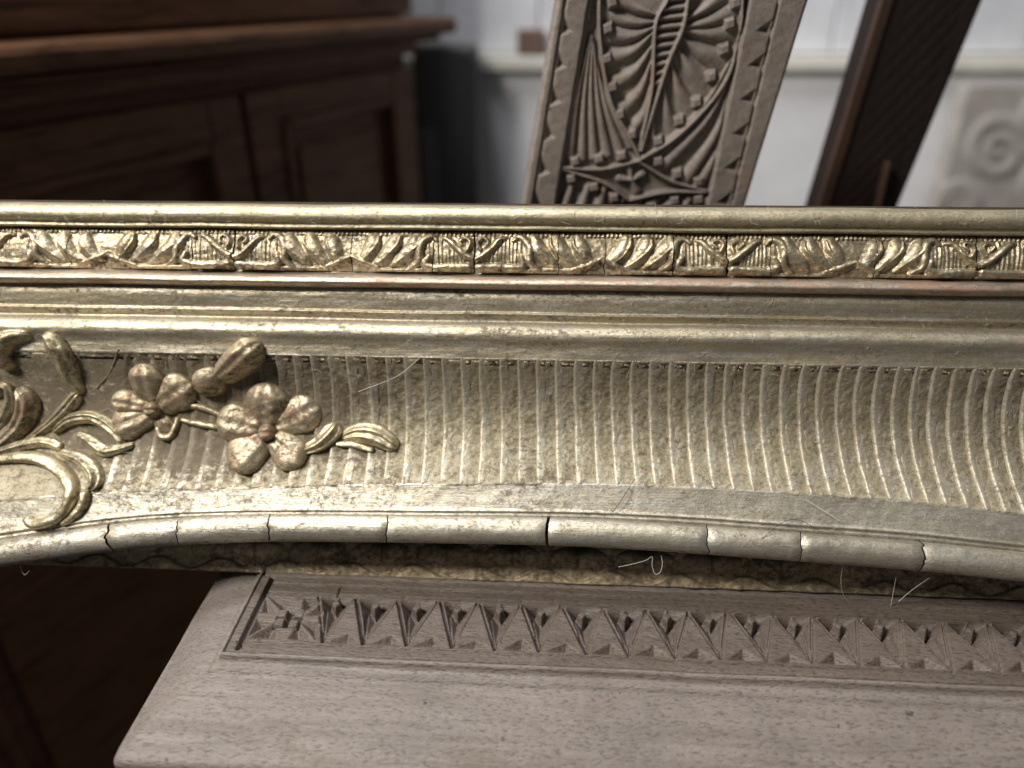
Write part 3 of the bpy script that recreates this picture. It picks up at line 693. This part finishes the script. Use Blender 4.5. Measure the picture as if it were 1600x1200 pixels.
# ---- running leaf ornament in cracked lengths
def ornament():
    vt, vb = vline(361.5, 42), vline(427, 38); vm = (vt + vb) / 2
    J = [fp(x, 393, 48)[0] for x in (-30, 363, 740, 1138, 1530)]          # the V-shaped junctions
    F_ = [fp(x, 393, 48)[0] for x in (165, 548, 941, 1336)]               # leaf fans between them
    J = [J[0] - 388] + J + [J[-1] + 388]; F_ = [F_[0] - 386] + F_ + [F_[-1] + 388, F_[-1] + 776]
    cuts = [(105, .9), (298, 1.2), (364, 1.6), (548, .8), (676, 1.0), (740, 1.8), (783, .6), (873, .9), (946, .9), (1053, 1.2), (1138, 1.4), (1206, .9), (1370, .8), (1529, 1.4)]
    us = [U0] + [fp(x, 393, 48)[0] for x, g in cuts] + [U1]; gaps = [0] + [g * 1.5 for x, g in cuts] + [0]
    nv = 64
    Yv = np.linspace(vt, vb, nv)
    # one master field, sampled per segment
    XX, YY = np.meshgrid(np.arange(U0 - 4, U1 + 4, 1.1), Yv, indexing='ij')
    T = np.linspace(0, 1, nv)[None]
    base = 36 + 7 * np.sin(math.pi * T) + 0 * XX
    rel = np.zeros(XX.shape)
    def st(c, sx, pts, r, h, sharp=.5, jit=1.2):
        nonlocal rel
        q = [(c + sx * x * K + rng.randn() * jit, vm - y + rng.randn() * jit * .6) for x, y in pts]
        rel = np.maximum(rel, stroke_field(XX, YY, q, r, h, sharp=sharp))
    for fi, c in enumerate(F_):
        for sx in (1, -1):
            js = [j for j in J if (j - c) * sx > 0]
            span = min(abs(j - c) for j in js) if js else 192
            K = span / 196.
            st(c, sx, [(0, 9), (16, 17), (42, 26)], [3, 5.5, 3.5], [11, 13, 8])
            for q in range(3):
                a_, b_ = 6 + 30 * q, 34 + 34 * q
                st(c, sx, [(a_, 18 + 2 * q), (a_ + 15, 13), (b_ - 3, -4), (b_ + 3, -23)], [3, 10, 13, 9], [6, 10, 14, 9], .9)
                st(c, sx, [(a_ + 6, 20), (a_ + 23, 8), (b_ + 7, -8), (b_ + 10, -21)], [1.8, 3.2, 3.4, 2.5], [9, 13, 16, 10], .6)
            st(c, sx, [(94, 26), (108, 16), (110, -2), (116, -17), (128, -23), (136, -17)], [3, 6, 6.5, 6, 5, 3.5], [9, 14, 15, 15, 12, 9])
            st(c, sx, [(30, 28), (70, 29), (128, 28)], [3, 3.5, 4], [6, 8, 9])
            st(c, sx, [(122, 8), (120, 20), (134, 26), (160, 25), (188, 24)], [5, 7, 7.5, 7.5, 7], [13, 16, 18, 19, 17])
            st(c, sx, [(193, 12), (182, 6), (168, -6), (155, -18), (147, -20)], [5, 5, 5, 4.5, 3], [15, 15, 14, 13, 9])
            st(c, sx, [(186, -2), (190, -14), (182, -21), (174, -16), (178, -9)], [3.2, 3.2, 3.2, 3, 2.5], [11, 12, 12, 11, 10])
            for x in np.arange(124, 188, 6.2): st(c, sx, [(x, -25), (x + 1, 17)], 2.1, 1.6 + rng.rand() * 2.2, .6, 1.0)
            for x in np.arange(22, 120, 7.5): st(c, sx, [(x, -29), (x + 2, -24)], 2.6, 5, .6, .4)
    for x in np.arange(U0, U1, 6.6):
        rel = np.maximum(rel, stroke_field(XX, YY, [(x, vt - 2.5), (x + .6, vt - 5.5)], 3.0, 6.5))
    fld = base + rel * .58 + vnoise(XX, YY, 12, 111) * .9 + vnoise(XX, YY, 5, 112) * .55
    xs = XX[:, 0]
    for k in range(len(us) - 1):
        c0 = us[k] + gaps[k] / 2 + crackline(0, 0, 1.8 if k else 0, 120 + k, nv); c1 = us[k + 1] - gaps[k + 1] / 2 + crackline(0, 0, 1.8 if k < len(us) - 2 else 0, 121 + k, nv)
        nU = max(10, int((us[k + 1] - us[k]) / 1.25)); Uu = seg_cols(c0, c1, nU)
        ff = np.clip((Uu - xs[0]) / 1.1, 0, len(xs) - 1.01); i = ff.astype(int); f = ff - i; jj = np.broadcast_to(np.arange(nv), Uu.shape)
        H = fld[i, jj] * (1 - f) + fld[i + 1, jj] * f
        H[0] -= 1.; H[-1] -= 1.
        H += rng.randn() * .7
        gridmesh('ornament_segment', np.stack([Uu, np.broadcast_to(Yv, Uu.shape), H], -1), M['gilt_orn'], frame, flip=True)
ornament()

# ---- applied flowers, buds and scrolls
def surf(x, y):
    h = 10.
    for _ in range(6):
        u, v = fp(x, y, h); h = float(Hs(u, v))
    return u, v
def relief(name, pts, r, hgt, mat, parent=None, flutes=0, fl=.25, n=None, power=2.4, lift=0., seed=0, ends=(1., 1.), dip=0., lump=.8):
    """raised leaf, petal or scroll on the frame: traced centre line, half width r and height per point"""
    k = len(pts); r = np.broadcast_to(np.asarray(r, float) * 1.08, k); hg = np.broadcast_to(np.asarray(hgt, float) * 1.08, k)
    C = np.array([surf(*q) for q in pts]); L = np.linalg.norm(np.diff(C, axis=0), axis=1).sum()
    n = n or int(np.clip(L / 1.8, 22, 110)); m_ = 23
    Q = cr(np.c_[C, r, hg], n); ctr = Q[:, :2]
    T = np.gradient(ctr, axis=0); T /= np.linalg.norm(T, axis=1)[:, None] + 1e-9
    Nn = np.c_[-T[:, 1], T[:, 0]]
    d = np.r_[0, np.cumsum(np.linalg.norm(np.diff(ctr, axis=0), axis=1))]; Lt = d[-1]
    ra = np.maximum(r[0] * ends[0], 1e-3); rb = np.maximum(r[-1] * ends[1], 1e-3)
    ra, rb = min(ra, Lt * .49), min(rb, Lt * .49)
    def cap(x, R): q = np.clip(x / R, 0, 1); return np.sqrt(np.clip(1 - (1 - q) ** 2, 0.0, 1))
    cp = cap(d, ra) * cap(Lt - d, rb)
    s = np.linspace(-1, 1, m_)
    W = Q[:, 2] * np.maximum(cp, .04)
    U_ = ctr[:, 0, None] + Nn[:, 0, None] * s * W[:, None]; V_ = ctr[:, 1, None] + Nn[:, 1, None] * s * W[:, None]
    z = np.clip(1 - np.abs(s) ** power, 0, 1) ** .5
    zz = z[None] * (Q[:, 3] * np.maximum(cp, .0) ** .8)[:, None]
    if flutes: zz = zz * (1 - fl * (.5 - .5 * np.cos(2 * math.pi * flutes * (s[None] * .5 + .5))))
    if dip: zz = zz - dip * Q[:, 3][:, None] * np.exp(-(s[None] / .3) ** 2) * cp[:, None]
    zz = zz + (vnoise(U_, V_, 8, 131 + seed % 20) * lump + vnoise(U_, V_, 17, 141 + seed % 20) * lump * 1.3) * z[None]
    H = Hs(U_, V_) + lift * z[None] + zz - 2.5
    H[:, 0] -= 4; H[:, -1] -= 4
    return gridmesh(name, np.stack([U_, V_, H], -1), mat, parent or frame)
FL, SCm = M['gilt_flow'], M['gilt_scroll']
def flower(petals, ctr, cr_):
    f = empty('flower'); f.parent = frame
    for i, (a, b, wd, hh) in enumerate(petals):
        L_ = math.dist(a, b); b = (b[0] + (b[0] - a[0]) / L_ * wd * .55, b[1] + (b[1] - a[1]) / L_ * wd * .55); wd *= 1.38; a = (a[0] * .55 + ctr[0] * .45, a[1] * .55 + ctr[1] * .45)
        mx, my = (a[0] * .42 + b[0] * .58), (a[1] * .42 + b[1] * .58)
        relief('petal', [a, (mx, my), b], [wd * .62, wd, wd * .92], [hh * .62, hh * .98, hh * .84], FL, f, flutes=3, fl=.08, seed=i * 3 + int(a[0]), n=40, dip=.05, ends=(.5, 1.), power=2.0, lump=1.5)
    x, y = ctr
    relief('flower_centre', [(x - cr_ * 1.1, y), (x, y), (x + cr_ * 1.1, y)], cr_ * 1.1, 24, FL, f, n=26, lift=3, ends=(1, 1), seed=5, dip=.12)
flower([((235, 625), (228, 578), 20, 22), ((240, 636), (184, 627), 15, 20), ((240, 645), (186, 668), 19, 20), ((250, 632), (292, 604), 21, 19), ((248, 650), (262, 672), 11, 12)], (243, 640), 12)
flower([((421, 662), (419, 610), 25, 24), ((408, 668), (352, 655), 22, 24), ((412, 684), (370, 722), 24, 25), ((430, 684), (466, 718), 19, 20), ((434, 664), (490, 638), 21, 15)], (421, 675), 13)
bud = empty('bud'); bud.parent = frame
relief('bud_body', [(342, 592), (368, 572), (392, 550), (408, 534)], [15, 21, 23, 17], [18, 27, 28, 18], FL, bud, flutes=3, fl=.10, seed=8)
relief('calyx', [(306, 606), (326, 598), (352, 590)], [14, 22, 19], [18, 25, 20], FL, bud, seed=9, ends=(.8, .7))
relief('stem_leaf', [(290, 634), (318, 637), (350, 650)], [4, 5.5, 5], [8, 9, 9], SCm)
relief('stem_leaf', [(282, 655), (312, 662), (346, 668)], [4, 5.5, 5], [8, 9, 9], SCm)
relief('stem_curl', [(247, 664), (252, 680), (266, 682), (276, 664), (280, 650)], [5, 6, 6, 5, 4], [8, 9, 9, 8, 7], SCm)
relief('leaf', [(474, 704), (500, 692), (520, 674), (528, 660)], [8, 13, 15, 10], [10, 17, 19, 15], SCm, flutes=2, fl=.28, seed=4)
relief('leaf', [(534, 684), (560, 676), (590, 680), (622, 700)], [8, 15, 17, 11], [10, 16, 18, 14], SCm, flutes=3, fl=.24, seed=6)
relief('leaf', [(524, 694), (552, 694), (586, 704)], [4, 6, 5], [8, 10, 9], SCm, seed=7)
# scrolls at the left
relief('scroll', [(25, 576), (6, 560), (4, 540), (24, 527), (50, 524)], [10, 15, 16, 12, 7], [16, 24, 22, 18, 10], FL, seed=11, flutes=2, fl=.12)
relief('scroll', [(-40, 560), (-20, 535), (10, 524)], [14, 14, 8], [16, 18, 10], SCm, seed=12)
relief('scroll', [(70, 523), (88, 536), (104, 562), (114, 592), (130, 616)], [9, 15, 16, 14, 9], [14, 25, 25, 21, 13], SCm, seed=13, flutes=2, fl=.18)
relief('scroll_leaf', [(126, 614), (108, 636), (80, 662), (40, 690)], [9, 11, 9, 5], [15, 14, 11, 7], SCm, seed=14, flutes=3, fl=.2)
relief('scroll_leaf', [(30, 606), (46, 624), (42, 650), (20, 678), (-10, 700)], [11, 17, 17, 14, 10], [18, 25, 22, 16, 12], FL, seed=15, flutes=3, fl=.16)
relief('scroll_leaf', [(-12, 618), (12, 606), (18, 628), (4, 656), (-20, 676)], [8, 10, 9, 9, 8], [12, 14, 13, 12, 10], SCm, seed=16, flutes=2, fl=.2)
relief('scroll_leaf', [(84, 676), (112, 656), (148, 652), (176, 668), (196, 692)], [6, 10, 11, 11, 7], [9, 15, 16, 16, 11], SCm, seed=17, flutes=3, fl=.18)
relief('scroll_leaf', [(120, 676), (142, 688), (168, 704), (212, 694)], [5, 10, 10, 5], [8, 13, 14, 9], SCm, seed=18, flutes=2, fl=.18)
relief('scroll_leaf', [(-20, 712), (30, 697), (72, 690), (100, 700)], [8, 9, 9, 7], [12, 14, 14, 11], SCm, seed=19, flutes=2, fl=.18)
relief('scroll', [(-30, 722), (20, 714), (64, 716), (98, 734), (116, 762), (108, 792), (84, 812), (56, 818), (42, 806)], [8, 9, 10, 10, 10, 10, 9, 8, 7], [10, 13, 16, 18, 19, 18, 16, 14, 12], SCm, seed=20)
relief('scroll', [(92, 706), (124, 714), (148, 732), (152, 752), (140, 764)], [6, 9, 11, 11, 7], [10, 17, 21, 19, 12], SCm, seed=21, flutes=2, fl=.25)
relief('scroll', [(138, 762), (132, 786), (116, 806), (96, 820)], [8, 8, 7, 4], [14, 14, 12, 8], SCm, seed=22)
relief('vein', [(150, 608), (170, 585), (180, 562), (186, 544)], [2.2, 2.4, 2.2, 1.5], [4, 4, 4, 3], M['gilt_ground'], seed=23)

# ------------------------------------------------------------------ loose threads and lint
def strand(name, pts, rad, m, parent=None):
    """pts in frame coordinates (u,v,h)"""
    Q = cr(np.asarray(pts, float), max(14, len(pts) * 8)); T = np.gradient(Q, axis=0); T /= np.linalg.norm(T, axis=1)[:, None] + 1e-9
    a = np.cross(T, [0.13, .21, 1.]); a /= np.linalg.norm(a, axis=1)[:, None]; b = np.cross(T, a)
    th = np.arange(6) / 5 * 2 * math.pi
    return Q[:, None] + rad * (a[:, None] * np.cos(th)[None, :, None] + b[:, None] * np.sin(th)[None, :, None])
def thread(pts, h, rad, label, m='lint'):
    q = []
    for i, (x, y) in enumerate(pts):
        hh = h[i] if isinstance(h, (list, tuple)) else h; q.append((*fp(x, y, hh), hh))
    P = strand('thread', q, rad, M[m]); o = gridmesh('thread', P, M[m]); o.matrix_world = fm
    tag(o, label, 'thread', 'loose threads on the frame')
thread([(966, 886), (985, 882), (1008, 876), (1019, 870), (1019, 884), (1024, 897), (1032, 893), (1035, 880), (1033, 868)], 44, .45, 'white twisted thread looped below the frame edge at the middle')
thread([(1392, 946), (1396, 925), (1400, 902)], [0, 12, 30], .5, 'fine upright fibre below the right end of the frame')
thread([(1404, 940), (1425, 922), (1452, 903)], [0, 14, 36], .5, 'fine slanting fibre below the right end of the frame')
thread([(1318, 880), (1314, 905), (1318, 930), (1332, 946)], [46, 30, 15, 0], .4, 'thin hanging hair right of the looped thread')
thread([(38, 868), (32, 884), (38, 898), (46, 892)], [50, 40, 36, 40], .3, 'pale curled fluff under the left end of the frame')
thread([(958, 800), (974, 776), (992, 748)], [54, 54, 42], .5, 'dark straight hair lying across the lower edge of the ribbed panel', 'hair')
thread([(820, 682), (850, 700), (872, 716), (886, 722)], [4, 0, 3, 6], .5, 'dark curved hair on the ribbed panel', 'hair')
thread([(1258, 780), (1290, 800), (1312, 814)], 54, .5, 'pale straight hair on the flat border toward the right')
thread([(560, 612), (620, 588), (655, 560)], [28, 34, 46], .4, 'fine pale hair across the top of the ribbed panel')
thread([(1190, 842), (1220, 818), (1246, 812), (1280, 828)], [64, 58, 56, 56], .45, 'dark wavy hair above the bead at the right', 'hair')
def lint():
    allP = []; allF = []; off = 0
    r = np.random.RandomState(5)
    for i in range(620):
        x = r.uniform(-30, 1640); zone = r.rand()
        if zone < .40: y = r.uniform(560, 815)
        elif zone < .62: y = r.uniform(755, 830) 
        elif zone < .8: y = r.uniform(455, 560)
        else: y = r.uniform(334, 352)
        if zone >= .8:
            h = 60.; u, v = fp(x, y, h)
        else:
            h = 10.
            for _ in range(4): u, v = fp(x, y, h); h = float(Hs(u, v))
            h += 2.5
        L = r.gamma(2., 4.5) + 2; a = r.uniform(0, math.pi); b = a + r.randn() * .7
        p = [(u, v, h + .3), (u + L * .5 * math.cos(a), v + L * .5 * math.sin(a), h + r.uniform(.3, 1.)), (u + L * .5 * (math.cos(a) + math.cos(b)), v + L * .5 * (math.sin(a) + math.sin(b)), h + r.uniform(0, 1.2))]
        P = strand('', p, r.uniform(.12, .24), None)[::3]
        n, k, _ = P.shape; I = np.arange(n * k).reshape(n, k) + off
        allF.append(np.stack([I[:-1, :-1], I[1:, :-1], I[1:, 1:], I[:-1, 1:]], -1).reshape(-1, 4)); allP.append(P.reshape(-1, 3)); off += n * k
    o = mesh('lint', np.vstack(allP), np.vstack(allF), M['lint']); o.matrix_world = fm
    tag(o, 'fine dust and lint scattered over the gilt frame', 'lint', kind='stuff')
lint()
